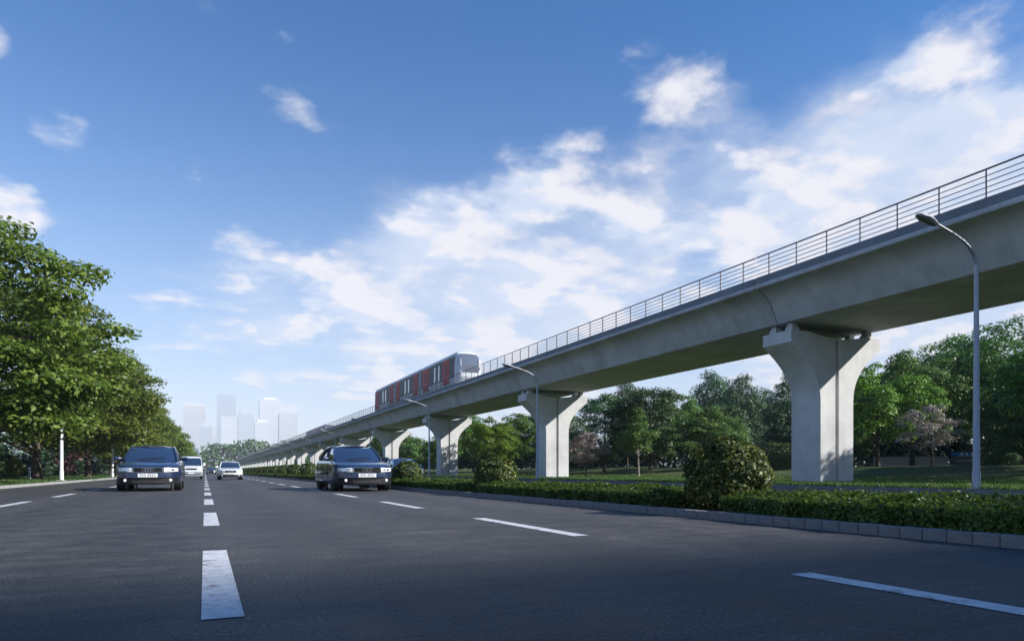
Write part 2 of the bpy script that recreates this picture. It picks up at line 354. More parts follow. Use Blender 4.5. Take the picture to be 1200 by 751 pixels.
def grass(name, x0, x1, y0, y1, n, zf, hmin=.05, hmax=.13):
    x = rng.uniform(x0, x1, n); y = y0 + (y1 - y0) * rng.uniform(0, 1, n) ** 1.5; z = np.array([zf(a_, b2) for a_, b2 in zip(x, y)])
    h = rng.uniform(hmin, hmax, n); th = rng.uniform(0, 6.28, n); w = .012 + .0006 * y
    v = np.empty((n, 3, 3), np.float32); dx, dy = np.cos(th) * w, np.sin(th) * w
    v[:, 0] = np.stack([x - dx, y - dy, z - .02], 1); v[:, 1] = np.stack([x + dx, y + dy, z - .02], 1)
    v[:, 2] = np.stack([x + rng.normal(0, .03, n), y + rng.normal(0, .03, n), z + h], 1)
    me = bpy.data.meshes.new(name); me.from_pydata(v.reshape(-1, 3).tolist(), [], np.arange(n * 3).reshape(-1, 3).tolist()); me.materials.append(M['grass_blade'])
    return link(name, me)
tag(grass('grass', 21.0, 40, 8, 95, 70000, lawn_z), 'short grass of the lawn strip under the viaduct', 'grass', kind='stuff')
tag(grass('grass', -22, -7.3, 22, 100, 26000, lambda x, y: .09 + .004 * abs(x + 7.2)), 'short grass of the verge beneath the avenue trees', 'grass', kind='stuff')

# ------------------------------------------------------------------ viaduct
CX = 29.15; PY0 = 25.65; SPAN = 30.0
def bez(p0, p1, p2, p3, n):
    o = []
    for i in range(n + 1):
        t = i / n; o.append(tuple((1 - t) ** 3 * a_ + 3 * t * (1 - t) ** 2 * b2 + 3 * t * t * (1 - t) * c + t ** 3 * d for a_, b2, c, d in zip(p0, p1, p2, p3)))
    return o
def pier_meshes():
    half = [(1.15, -.4), (1.15, 2.0), (1.15, 4.2)] + bez((1.15, 4.2), (1.15, 5.5), (2.1, 6.25), (3.12, 6.98), 12)[1:] + [(3.12, 7.53), (3.08, 7.57), (2.0, 7.57)]
    dip = bez((2.0, 7.57), (1.7, 7.55), (1.2, 7.36), (0, 7.33), 8)[1:]
    g = .12
    def prof(side, g0):
        # closed outline of one half starting at the groove edge
        up = [p for p in half + dip if p[0] >= g0]
        zt = dip[-1][1]
        pts = [(g0, -.4)] + up[:-1 if up[-1][0] == 0 else None] + [(g0, zt + .02)]
        return [(side * x, z) for x, z in pts]
    mb = MB(); D = .925; d0 = D - .16
    full = [(x, z) for x, z in half + dip] + [(-x, z) for x, z in reversed((half + dip)[:-1])]
    mb.rings([[(x, -d0, z) for x, z in full], [(x, d0, z) for x, z in full]])
    for sd_ in (1, -1):
        pf = prof(sd_, g)
        for a_, b2 in ((-D, -d0 + .02), (d0 - .02, D)):
            # set 1 mm inside so that no two faces share a plane
            q = [(x * (.9995 if abs(x) > g + .01 else 1), z - (.001 if z > 0 else 0)) for x, z in pf]
            mb.rings([[(x, a_, z) for x, z in q], [(x, b2, z) for x, z in q]])
    return mb.mesh('column', 'concrete_pier', 28)
pier_me = pier_meshes()
bear_me = MB().box(-.24, .24, -.22, .22, 7.55, 7.78).box(-.18, .18, -.16, .16, 7.78, 7.97).mesh('bearing', 'concrete_pier')
ordn = ['nearest', 'second', 'third', 'fourth', 'fifth', 'sixth', 'seventh', 'eighth', 'ninth', 'tenth', 'eleventh', 'twelfth', 'thirteenth', 'fourteenth',
        'fifteenth', 'sixteenth', 'seventeenth', 'eighteenth', 'nineteenth', 'twentieth', 'twenty first', 'twenty second', 'twenty third', 'twenty fourth', 'twenty fifth', 'twenty sixth', 'twenty seventh', 'twenty eighth']
NP = 26
for i in range(-1, NP):
    y = PY0 + i * SPAN
    lab = 'flared pale concrete pier beyond the right edge of the picture' if i < 0 else 'pale concrete viaduct pier with flared head, %s in view from the right' % ordn[i]
    p = empty('viaduct_pier', (CX, y, 0), label=lab, cat='pier', group='piers carrying the viaduct')
    link('column', pier_me, p)
    for s_ in (-1, 1):
        for yy in (-.52, .52):
            if i < 10: link('bearing', bear_me, p, (s_ * 2.62, yy, 0))
sec = [(0, 7.95), (2.9, 7.95), (3.05, 8.0), (3.2, 8.25), (3.36, 8.6), (3.52, 8.92), (3.72, 9.18), (3.98, 9.38), (4.3, 9.5), (4.5, 9.535), (4.57, 9.56), (4.6, 9.63), (4.6, 9.70), (4.57, 9.745), (4.50, 9.755), (4.49, 9.78)]
ring = [(-x, z) for x, z in reversed(sec)] + [(x, z) for x, z in sec[1:]]
L2 = SPAN / 2 - .025
gird_me = MB().rings([[(x, -L2, z) for x, z in ring], [(x, L2, z) for x, z in ring]]).mesh('girder', 'concrete_girder', 25)
para_me = MB().box(-.09, .09, -L2, L2, 9.72, 10.10).mesh('parapet', 'concrete_parapet')
plinth_me = MB().box(-.55, .55, -L2, L2, 9.77, 10.02).mesh('track_plinth', 'concrete_girder')
railm = MB()
for s_ in (-.75, .75): railm.box(s_ - .035, s_ + .035, -L2, L2, 10.02, 10.16)
bars = [(1.03, .032)] + [(.12 + .2 * k, .016) for k in range(4)]
NPOST = 18
post_me = MB().box(-.03, .03, -.03, .03, 10.09, 11.10).box(-.07, .07, -.05, .05, 10.10, 10.12).mesh('post', 'rail_steel')
hand_me = MB().tube([(0, -L2, 11.11), (0, L2, 11.11)], .036, 8).mesh('handrail', 'rail_steel', 60)
bar_me = MB().tube([(0, -L2, 0), (0, L2, 0)], .017, 6).mesh('rail_bar', 'rail_steel', 60)
fr = MB()
for k in range(NPOST): yk = -L2 + (k + .5) * (2 * L2 / NPOST); fr.box(-.03, .03, yk - .03, yk + .03, 10.09, 11.10)
for q in range(4): fr.box(-.017, .017, -L2, L2, 10.28 + .2 * q - .017, 10.28 + .2 * q + .017)
fr.box(-.034, .034, -L2, L2, 11.08, 11.145)
far_rail_me = fr.mesh('railing', 'rail_steel')
for i in range(-2, NP - 1):
    y = PY0 + (i + .5) * SPAN
    if i < -1: lab = 'grey concrete viaduct span outside the picture behind the camera'
    elif i == -1: lab = 'grey viaduct girder span cut by the right edge of the picture above the tall lamp'
    else: lab = 'grey viaduct girder span resting on the %s and %s piers from the right' % (ordn[i], ordn[i + 1])
    t = empty('viaduct_span', (CX, y, 0), label=lab, cat='viaduct', group='girder spans of the viaduct')
    link('girder', gird_me, t)
    for s_ in (-1, 1): link('parapet', para_me, t, (s_ * 4.46, 0, 0))
    for s_ in (-1, 1):
        pl = link('track_plinth', plinth_me, t, (s_ * 2.65, 0, 0))
    if -1 <= i <= 2:
        link('handrail', hand_me, t, (-4.46, 0, 0))
        for q in range(4): link('rail_bar', bar_me, t, (-4.46, 0, 10.28 + .2 * q))
        for k in range(NPOST): link('post', post_me, t, (-4.46, -L2 + (k + .5) * (2 * L2 / NPOST), 0))
    else: link('railing', far_rail_me, t, (-4.46, 0, 0))
    link('railing', far_rail_me, t, (4.46, 0, 0))

# ------------------------------------------------------------------ trains
def train_section(w, z0, z1, n=7):
    """half outline bottom to top centre of a metro car"""
    r = .55
    pts = [(w - .12, z0), (w - .03, z0 + .12), (w, z0 + .55), (w, z0 + 1.4), (w - .02, z0 + 2.3)]
    zc = z1 - r
    for k in range(n + 1):
        t = k / n * math.pi / 2; pts.append((w - .10 - .62 * (1 - math.cos(t)), zc + r * math.sin(t)))
    return pts + [(w * .4, z1 + .03)]
def train(name, Y, loc_x, label, detail=True):
    t = empty(name, (loc_x, Y, 0), label=label, cat='train', group='red and white metro trains on the viaduct')
    Z0, Z1, w = 10.20, 13.92, 1.43
    y = 0.0
    for ci, ln in enumerate((14.4, 12.8, 12.8)):
        y0, y1 = y + (.0 if ci == 0 else .22), y + ln - .22
        sta = [y0 + 1.6, y1 - .12, y1] if ci == 0 else [y0, y0 + .12, y1 - .12, y1]
        rs = []
        def ringat(yy, k, zl=0, zt=0):
            h = train_section(w * k, Z0 + zl, Z1 - zt); return [(x, yy, z) for x, z in h] + [(-x, yy, z) for x, z in reversed(h)]
        if ci == 0:
            # slanted rounded nose: the lower edge leads, the roof edge trails
            for a_, k, zl, zt in ((-.0, .74, .5, 1.75), (.06, .84, .3, 1.45), (.2, .91, .15, 1.05), (.45, .955, .05, .62), (.8, .985, 0, .28), (1.2, 1.0, 0, .07)): rs.append(ringat(y0 + a_, k, zl, zt))
        for yy in sta: rs.append(ringat(yy, .975 if yy in (y0, y1) and not (ci == 0 and yy == y0) else 1.0))
        body = MB().rings(rs).build('car_body', 'train_white', t, 32)
        # side panels in bands: red door leaves, dark window bands, pale window strips
        a0 = y0 + (1.22 if ci == 0 else .18); a1 = y1 - .18
        for s_ in (-1, 1):
            def panel(nm, m, u0, u1, z0, z1, off, par):
                P = [[(s_ * (w + off - (.02 * max(0, (zz_ - Z0 - 1.4)) / .9)), yy, zz_) for yy in (u0, u1)] for zz_ in (z0, (z0 + z1) / 2, z1)]
                mb = MB().slab(P, (-s_ * .12, 0, 0)); return mb.build(nm, m, par)
            band = panel('window_band', 'train_dark', a0, a1, Z0 + .82, Z0 + 3.16, .012, body)
            ln_ = a1 - a0
            for u in ((.14, .31), (.74, .93)) if ci == 0 else ((.03, .21), (.79, .97)):
                panel('door', 'train_red', a0 + u[0] * ln_, a0 + u[1] * ln_, Z0 + .30, Z0 + 3.12, .03, body)
                if detail:
                    m_ = a0 + (u[0] + u[1]) / 2 * ln_
                    for q in (-.42, .12): panel('door_window', 'train_dark', m_ + q, m_ + q + .30, Z0 + 1.35, Z0 + 2.6, .044, body)
            for u in ((.40, .445), (.52, .565)) if ci == 0 else ((.38, .43), (.52, .57)):
                panel('window', 'train_window', a0 + u[0] * ln_, a0 + u[1] * ln_, Z0 + .95, Z0 + 2.80, .03, body)
            for u in (.24, .70) if detail else ():
                panel('vent', 'train_dark', a0 + u * ln_, a0 + (u + .07) * ln_, Z0 + .30, Z0 + .48, .012, body)
        if ci < 2: MB().box(-1.2, 1.2, y1 + .002, y1 + .438, Z0 + .35, Z1 - .25).build('gangway', 'rubber_grey', t)
        for by in (y0 + 2.6, y1 - 2.6):
            MB().box(-1.05, 1.05, by - 1.1, by + 1.1, 10.165, Z0 + .12).build('bogie', 'black_plastic', t)
        y += ln
    # windscreen follows the slanted nose
    P = []
    for ri, (yy, z, hw) in enumerate(((-.06, 11.5, .98), (-.06, 12.0, 1.14), (-.01, 12.45, 1.20), (.17, 12.95, 1.20), (.44, 13.38, 1.12), (.64, 13.60, .98))):
        P.append([(hw * u, yy + (.04 + .018 * ri) * abs(u) ** 3, z - .03 * u * u) for u in (-1, -.75, -.4, 0, .4, .75, 1)])
    ws = MB().slab(P, (0, .35, -.1)).build('windscreen', 'train_screen', t, 40)
    for s_ in (-1, 1):
        MB().slab([[(s_ * .50, -.055, 11.02), (s_ * 1.02, .03, 11.02)], [(s_ * .50, -.045, 11.28), (s_ * 1.05, .05, 11.28)]], (0, .3, 0)).build('headlight', 'headlight', t)
    MB().slab([[(-.95, -.06, 10.72), (0, -.08, 10.72), (.95, -.06, 10.72)], [(-.98, -.05, 10.95), (0, -.07, 10.95), (.98, -.05, 10.95)]], (0, .3, 0)).build('bumper', 'steel_grey', t)
    return t
train('metro_train', 70.0, CX - 2.65, 'nearer red and white metro train with big slanted windscreen on the viaduct')
train('metro_train', 193.0, CX + 2.65, 'small distant metro train far behind the red one on the viaduct', False)

# ------------------------------------------------------------------ street lamps
def lamp(x, y, mat, label, group, z=.1, mirror=1, big=True):
    t = empty('street_lamp', (x, y, z), label=label, cat='street lamp', group=group)
    pole = MB().tube([(0, 0, 0), (0, 0, .55), (0, 0, .58), (0, 0, 6.85)], [.115, .115, .095, .062], 12).build('pole', mat, t, 50)
    MB().box(-.2, .2, -.2, .2, -.05, .03).build('base_plate', mat, t)
    curve = [(0, 0, 6.85)] + [(-mirror * a_, 0, b2) for a_, b2 in ((.04, 7.0), (.16, 7.18), (.36, 7.36), (.62, 7.5), (1.1, 7.66), (1.85, 7.84))]
    MB().tube(curve, [.062, .06, .056, .05, .045, .04, .035], 10).build('arm', mat, t, 50)
    hd = MB(); rs = []
    for u, wd, h0, h1 in ((0, .04, -.03, .035), (.12, .09, -.05, .06), (.35, .155, -.07, .10), (.62, .165, -.075, .095), (.85, .11, -.06, .06), (.93, .03, -.03, .02)):
        cxp = -mirror * (1.80 + u); cz = 7.83 + u * .16
        rs.append([(cxp, wd * math.cos(k * math.pi / 6), cz + (h1 if math.sin(k * math.pi / 6) > 0 else -h0) * math.sin(k * math.pi / 6)) for k in range(12)])
    head = hd.rings(rs).build('lamp_head', mat, t, 50)
    rs = []
    for u, wd in ((.14, .06), (.35, .125), (.62, .135), (.82, .08)):
        cxp = -mirror * (1.80 + u); cz = 7.83 + u * .16 - .055
        rs.append([(cxp, wd * math.cos(k * math.pi / 5), cz - .055 * abs(math.sin(k * math.pi / 5))) for k in range(10)])
    MB().rings(rs).build('lens', 'lens', head, 60)
    return t
lamp_l = ['tall grey street lamp standing by itself at the right in front of the park trees', 'grey street lamp in front of the second pier from the right', 'grey street lamp in front of the third pier from the right']
g_ = 'grey street lamps along the service road'
for i, y in enumerate((13.2, 43.4, 69.0, 97, 126, 155, 184, 213, 242, 271)):
    lamp(21.5, y, 'lamp_grey', lamp_l[i] if i < 3 else 'distant grey street lamp before the viaduct, %s of the row from the right' % ordn[i], g_)
for i, y in enumerate((48.2, 73.0)):
    lamp(-7.8, y, 'lamp_white', ['white lamp post at the left kerb, its head among the leaves', 'white lamp post just left of the left navy sedan', 'white lamp post hidden behind the left navy sedan', 'farthest white lamp post of the left avenue'][i], 'white lamp posts under the avenue trees', mirror=-1)

# ------------------------------------------------------------------ cars
def catmull(pts, n):
    out = []; P = [np.array(p, float) for p in pts]
    for i in range(len(P) - 1):
        p0, p1, p2, p3 = P[max(i - 1, 0)], P[i], P[i + 1], P[min(i + 2, len(P) - 1)]
        for k in range(n):
            t = k / n; out.append(.5 * (2 * p1 + (p2 - p0) * t + (2 * p0 - 5 * p1 + 4 * p2 - p3) * t * t + (3 * p1 - p0 - 3 * p2 + p3) * t ** 3))
    return out + [P[-1]]
def lerp_tab(tab, x):
    return float(np.interp(x, [t[0] for t in tab], [t[1] for t in tab]))
def boolean_cut(o, cut):
    m = o.modifiers.new('cut', 'BOOLEAN'); m.object = cut; m.operation = 'DIFFERENCE'; m.solver = 'EXACT'
    dg = bpy.context.evaluated_depsgraph_get(); me = bpy.data.meshes.new_from_object(o.evaluated_get(dg)); o.modifiers.clear(); o.data = me
    bpy.data.objects.remove(cut)
    me.polygons.foreach_set('use_smooth', [True] * len(me.polygons)); me.set_sharp_from_angle(angle=R(34))
_wheel = {}
def wheel(parent, x, y, r, s_):
    k = (round(r, 3), s_)
    if k not in _wheel:
        tm = MB().lathe([(r - .13, -.10), (r - .03, -.105), (r, -.075), (r, .075), (r - .03, .105), (r - .13, .10)], 'x', 28).mesh('tyre', 'black_rubber', 40)
        rm = MB().lathe([(.02, .03 * s_), (r - .19, .045 * s_), (r - .135, .085 * s_), (r - .115, .09 * s_), (r - .115, -.05 * s_), (.02, -.05 * s_)], 'x', 24)
        for q in range(6):
            a_ = q * math.pi / 3; c, d = math.cos(a_), math.sin(a_); e = .03
            x0, x1 = (.05 * s_, .085 * s_)
            V = [(xx, c * rr - d * ee, d * rr + c * ee) for xx in (x0, x1) for rr in (.05, r - .13) for ee in (-e, e)]
            rm.add(V, [(0, 1, 3, 2), (4, 6, 7, 5), (0, 4, 5, 1), (2, 3, 7, 6), (0, 2, 6, 4), (1, 5, 7, 3)])
        _wheel[k] = (tm, rm.mesh('rim', 'alloy', 35))
    w = link('wheel', _wheel[k][0], parent, (x, y, r)); link('rim', _wheel[k][1], w); return w
def glyphs(parent, text, x, y, z, size, mat='plate_ink'):
    c = bpy.data.curves.new('plate_text', 'FONT'); c.body = text; c.size = size; c.align_x = 'CENTER'; c.align_y = 'CENTER'; c.extrude = .002
    o = bpy.data.objects.new('tmp', c); COL.objects.link(o); dg = bpy.context.evaluated_depsgraph_get()
    me = bpy.data.meshes.new_from_object(o.evaluated_get(dg)); bpy.data.objects.remove(o)
    me.materials.clear(); me.materials.append(M[mat]); n = link('plate_lettering', me, parent, (x, y, z)); n.rotation_euler = (R(90), 0, 0); return n

def sedan(loc, paint, label, rz=0, sc=1.10, group=None, rings_logo=True, plate=True):
    t = empty('sedan', loc, rz, label=label, cat='car', group=group); t.scale = (sc,) * 3
    L, Wd = 2.40, .905
    def front_y(x): return -L + .82 * (1 - (max(0, 1 - (min(abs(x), Wd * .999) / Wd) ** 3.0)) ** (1 / 2.2))
    def wof(y):
        if y < -1.6: return Wd * (max(1e-4, 1 - (1 - (y + L) / .82) ** 2.2)) ** (1 / 3.0)
        if y > 1.7: return Wd * (max(1e-4, 1 - ((y - 1.7) / (L - 1.7 + .0005)) ** 2.6)) ** (1 / 3.0)
        return Wd
    ztab = [(-2.4, .705), (-2.37, .735), (-2.25, .775), (-1.9, .845), (-1.5, .895), (-1.1, .935), (-.6, .95), (1.4, .985), (1.9, 1.0), (2.2, .985), (2.34, .93), (2.4, .82)]
    sta = [-2.4, -2.396, -2.385, -2.365, -2.33, -2.28, -2.2, -2.1, -1.98, -1.85, -1.7, -1.5, -1.3, -1.1, -.8, -.5, -.1, .4, .9, 1.3, 1.6, 1.8, 1.95, 2.1, 2.22, 2.31, 2.36, 2.385, 2.396, 2.4]
    rs = []
    for y in sta:
        w = wof(y) if abs(y) < 2.4 else .16; zt = lerp_tab(ztab, y); zb = .20 + (.05 if abs(y) > 2.2 else 0)
        hs = zt - .05
        ctl = [(0, zb), (w * .7, zb), (w * .93, zb + .04), (w * .985, .40), (w, .54), (w * .99, .66), (w * .965, min(hs, .80)), (w * .88, zt - .022), (w * .55, zt + .008), (0, zt + .02)]
        h = catmull(ctl, 3); ring_ = [(x, y, z) for x, z in h] + [(-x, y, z) for x, z in reversed(h[1:-1])]; rs.append(ring_)
    body = MB().rings(rs).build('body', paint, t, 34)
    ax = (-1.47, 1.32); r = .325
    cut = MB()
    for y in ax:
        for s_ in (-1, 1): cut.lathe([(.395, s_ * .58), (.395, s_ * 1.1)], 'x', 28, (0, y, r))
    co = cut.build('cut', paint, None, 60); boolean_cut(body, co)
    body.data.materials.clear(); body.data.materials.append(M[paint])
    for y in ax:
        for s_ in (-1, 1): MB().lathe([(.385, s_ * .585), (.385, s_ * .60)], 'x', 20, (0, y, r)).build('wheel_well', 'black_plastic', t)
    for y in ax:
        for s_ in (-1, 1): wheel(t, s_ * .775, y, r, s_)
    # greenhouse
    A0, A1 = Vector((.72, -1.06, .935)), Vector((.575, -.30, 1.37)); C0, C1 = Vector((.70, 1.78, .99)), Vector((.555, 1.02, 1.375))
    B1 = Vector((.60, .35, 1.395))
    def edge(a_, b2, n, bul=Vector((0, 0, 0))): return [a_.lerp(b2, k / n) + bul * math.sin(math.pi * k / n) for k in range(n + 1)]
    def mir(v): return Vector((-v.x, v.y, v.z))
    def cross(Lp, by, bz, n=10):
        out = []
        for p in Lp: out.append([Vector((-p.x + 2 * p.x * k / n, p.y + by * (1 - (2 * k / n - 1) ** 2), p.z + bz * (1 - (2 * k / n - 1) ** 2))) for k in range(n + 1)])
        return out
    ws = MB().slab(cross(edge(A0, A1, 6, Vector((.01, -.03, .02))), -.14, .0), (0, .03, -.03)).build('windscreen', 'car_glass', t, 50)
    rw = MB().slab(cross(edge(C0, C1, 6, Vector((.01, .03, .02))), .10, .0), (0, -.03, -.03)).build('rear_window', 'car_glass', t, 50)
    rl = [A1, Vector((.595, -.05, 1.393)), B1, Vector((.585, .75, 1.388)), C1]
    P = []
    for i, p in enumerate(rl):
        e = (-.14, -.05, 0, .04, .10)[i]; P.append([Vector((-p.x + 2 * p.x * k / 12, p.y + e * (1 - (k / 6 - 1) ** 2), p.z + .055 * (1 - (k / 6 - 1) ** 2))) for k in range(13)])
    MB().slab(P, (0, 0, -.03)).build('roof', paint, t, 50)
    for s_ in (-1, 1):
        f = (lambda v: v) if s_ > 0 else mir
        bot = [Vector((.735, -1.0 + 2.72 * k / 8, .945 + .045 * k / 8)) for k in range(9)]
        top = [A1.lerp(B1, k / 4) for k in range(5)] + [B1.lerp(C1, k / 4) for k in range(1, 5)]
        Pm = [[f(b2.lerp(c, q / 4)) + Vector((s_ * .02 * math.sin(math.pi * q / 4), 0, 0)) for b2, c in zip(bot, top)] for q in range(5)]
        MB().slab(Pm, (-s_ * .03, 0, 0)).build('side_window', 'car_glass', t, 50)
        for nm, pts, rad in (('pillar', edge(A0 + Vector((.015, -.02, 0)), A1 + Vector((.015, 0, .0)), 6, Vector((.012, -.02, .02))), .034),
                             ('pillar', edge(C0 + Vector((.02, .0, 0)), C1 + Vector((.01, 0, 0)), 6, Vector((.02, .03, .02))), .055),
                             ('pillar', [Vector((.75, .28, .96)), Vector((.70, .30, 1.2)), Vector((.615, .32, 1.385))], .028),
                             ('roof_rail', [A1, Vector((.607, -.05, 1.393)), B1 + Vector((.012, 0, .0)), Vector((.597, .75, 1.388)), C1], .03)):
            MB().tube([f(p) for p in pts], rad, 8).build(nm, paint, t, 60)
        # mirror, door lines and handles
        mb = MB(); mb.rings([[(s_ * (.83 + .07 * i), -.74 + .05 * math.cos(k * math.pi / 5) * w2 - .02 * i, 1.00 + .062 * w2 * math.sin(k * math.pi / 5)) for k in range(10)] for i, w2 in enumerate((.55, 1.0, 1.05, .8))])
        mb.tube([(s_ * .76, -.72, .96), (s_ * .86, -.74, .985)], .025, 6); mb.build('wing_mirror', paint, t, 50)
        for y0_ in (-.85, .28, 1.18): MB().box(s_ * .904 - .004, s_ * .904 + .004, y0_ - .004, y0_ + .004, .36, .80).build('door_seam', 'black_plastic', body)
        for y0_ in (.08, 1.0): MB().box(s_ * .902 - .015, s_ * .902 + .015, y0_ - .09, y0_ + .09, .775, .80).build('door_handle', paint, body)
        MB().box(s_ * .905 - .012, s_ * .905 + .012, -1.0, .95, .50, .55).build('side_moulding', 'black_plastic', body)
    # front end
    def patch(nm, mat, x0, x1, z0, z1, off, thick, par, n=8, z0b=None, z1b=None):
        z0b = z0 if z0b is None else z0b; z1b = z1 if z1b is None else z1b; P = [[], [], []]
        for k in range(n + 1):
            u = k / n; x = x0 + (x1 - x0) * u; a_ = z0 + (z0b - z0) * u; c = z1 + (z1b - z1) * u
            for q in range(3): P[q].append((x, front_y(x) - off + (.0 if q < 2 else .012), a_ + (c - a_) * q / 2))
        return MB().slab(P, (0, thick, 0)).build(nm, mat, par, 45)
    bump_ = patch('bumper', paint, -.80, .80, .405, .555, .045, .12, t, 24)
    patch('lower_bumper', 'black_plastic', -.80, .80, .21, .40, .030, .10, t, 24)
    patch('air_intake', 'black_rubber', -.42, .42, .25, .33, .038, .03, bump_)
    gr = patch('grille', 'black_rubber', -.385, .385, .575, .70, .018, .05, t, 12)
    for q in range(4): patch('grille_slat', 'black_plastic', -.37, .37, .592 + q * .028, .60 + q * .028, .028, .02, gr, 8)
    patch('grille_trim', 'chrome', -.40, .40, .703, .718, .030, .04, gr, 10); patch('grille_trim', 'chrome', -.40, .40, .562, .572, .026, .04, gr, 10)
    for s_ in (-1, 1):
        patch('grille_trim', 'chrome', s_ * .388, s_ * .402, .572, .703, .028, .03, gr, 2)
        hl = patch('headlight', 'headlight', s_ * .425, s_ * .80, .575, .705, .020, .10, t, 10, .60, .70)
        patch('lamp_bezel', 'chrome', s_ * .50, s_ * .58, .61, .675, .026, .02, hl, 3)
        patch('lamp_bezel', 'chrome', s_ * .62, s_ * .70, .615, .675, .026, .02, hl, 3)
        fx = s_ * .60; MB().lathe([(.045, front_y(fx) - .045), (.05, front_y(fx) + .02)], 'y', 14, (fx, 0, .335)).build('fog_lamp', 'headlight', t, 50)
        MB().tube([(s_ * .1 - .25, -1.17, .955), (s_ * .1 + .1, -1.11, 1.005), (s_ * .1 + .28, -1.09, 1.02)], .010, 5).build('wiper', 'black_plastic', t)
    if rings_logo:
        em = MB()
        for k in range(4):
            pts = [(-.108 + .072 * k + .046 * math.cos(q * math.pi / 10), -L - .034 - .004 * (k % 2), .640 + .046 * math.sin(q * math.pi / 10)) for q in range(21)]
            em.tube(pts, .007, 5)
        em.build('emblem', 'chrome', t, 60)
    if plate:
        pl = MB().box(-.26, .26, -L - .062, -L - .045, .425, .535).build('number_plate', 'plate_white', t)
        glyphs(pl, 'DX 4321', 0, -L - .0635, .48, .115)
    # tail
    for s_ in (-1, 1): MB().box(s_ * .62 - .14, s_ * .62 + .14, 2.285, 2.33, .70, .86).build('tail_light', 'train_red', t)
    return t
Y_ = lambda front: front + 2.40 * 1.10
sedan((-1.70, Y_(25.3), 0), 'paint_navy', 'navy blue sedan driving in the left lane beside the avenue trees')
sedan((4.84, Y_(22.3), 0), 'paint_navy', 'navy blue sedan in the right lane beside the median hedge')
sedan((1.80, Y_(56.0), 0), 'paint_white', 'white sedan just right of the dashed centre line', sc=1.0)
sedan((1.25, Y_(152), 0), 'paint_black', 'tiny dark sedan far down the road left of the white sedan', sc=1.0, rings_logo=False, plate=False)
sedan((10.9, Y_(38.0), 0), 'paint_blue', 'blue sedan on the service road showing its roof above the shrub', sc=1.0, rings_logo=False, plate=False)
sedan((10.9, Y_(98.0), 0), 'paint_black', 'dark sedan far along the service road beyond the round shrubs', sc=1.0, rings_logo=False, plate=False)
sedan((11.2, Y_(150.0), 0), 'paint_grey', 'grey blue sedan farthest away on the service road', sc=1.0, rings_logo=False, plate=False)

def van(loc, label):
    t = empty('van', loc, label=label, cat='van'); paint = 'paint_white'
    prof = [(-2.25, .30, .62, .80), (-2.24, .28, .86, .84), (-2.18, .26, .98, .87), (-1.95, .25, 1.06, .88), (-1.72, .25, 1.14, .885), (-1.15, .25, 1.78, .87), (-.95, .25, 1.90, .87), (-.6, .25, 1.95, .88), (1.9, .25, 1.95, .88), (2.2, .27, 1.86, .87), (2.25, .32, 1.7, .84)]
    rs = []
    for y, zb, zt, w in prof:
        tw = w - .12 * max(0, (zt - 1.0)) / .95
        ctl = [(0, zb), (w * .8, zb), (w * .97, zb + .06), (w, .55), (w * .995, min(.9, zt - .04)), (w - (w - tw) * .5, (min(.9, zt - .04) + zt - .1) / 2), (tw, zt - .1), (tw - .09, zt - .015), (0, zt + .02)]
        h = catmull(ctl, 3); rs.append([(x, y, z) for x, z in h] + [(-x, y, z) for x, z in reversed(h[1:-1])])
    body = MB().rings(rs).build('body', paint, t, 34)
    cut = MB()
    for y in (-1.45, 1.25):
        for s_ in (-1, 1): cut.lathe([(.36, s_ * .58), (.36, s_ * 1.1)], 'x', 24, (0, y, .3))
    boolean_cut(body, cut.build('cut', paint, None)); body.data.materials.clear(); body.data.materials.append(M[paint])
    for y in (-1.45, 1.25):
        for s_ in (-1, 1): wheel(t, s_ * .76, y, .3, s_)
    P = [[(hw * u, y + .08 * u * u, z) for u in (-1, -.6, -.2, .2, .6, 1)] for y, z, hw in ((-1.80, 1.13, .80), (-1.50, 1.46, .775), (-1.19, 1.80, .72))]
    MB().slab(P, (0, .1, -.05)).build('windscreen', 'car_glass', t, 50)
    for s_ in (-1, 1):
        for y0, y1 in ((-1.15, -.35), (-.25, .75), (.85, 1.95)):
            MB().slab([[(s_ * .885, y0 - (.25 if y0 < -1 else 0), 1.12), (s_ * .885, y1, 1.12)], [(s_ * .815, y0 + (.1 if y0 < -1 else 0), 1.68), (s_ * .815, y1, 1.68)]], (-s_ * .06, 0, 0)).build('side_window', 'car_glass', t)
        MB().slab([[(s_ * .50, -2.262, .78), (s_ * .80, -2.23, .80)], [(s_ * .50, -2.25, .95), (s_ * .80, -2.2, .95)]], (0, .1, 0)).build('headlight', 'headlight', t)
        m_ = MB().box(s_ * 1.0 - .10, s_ * 1.0 + .10, -1.62, -1.52, 1.12, 1.38).build('wing_mirror', paint, t); bevel(m_, .03)
        MB().tube([(s_ * .85, -1.5, 1.18), (s_ * .95, -1.56, 1.22)], .025, 6).build('mirror_arm', 'black_plastic', t)
    MB().box(-.42, .42, -2.27, -2.2, .80, .92).build('grille', 'black_plastic', t)
    b = MB().box(-.84, .84, -2.33, -2.18, .40, .62).build('bumper', 'paint_grey', t); bevel(b, .03)
    MB().box(-.24, .24, -2.345, -2.33, .45, .56).build('number_plate', 'plate_white', t)
van((-1.05, 66.3, 0), 'white van behind the left navy sedan with tall dark windscreen')

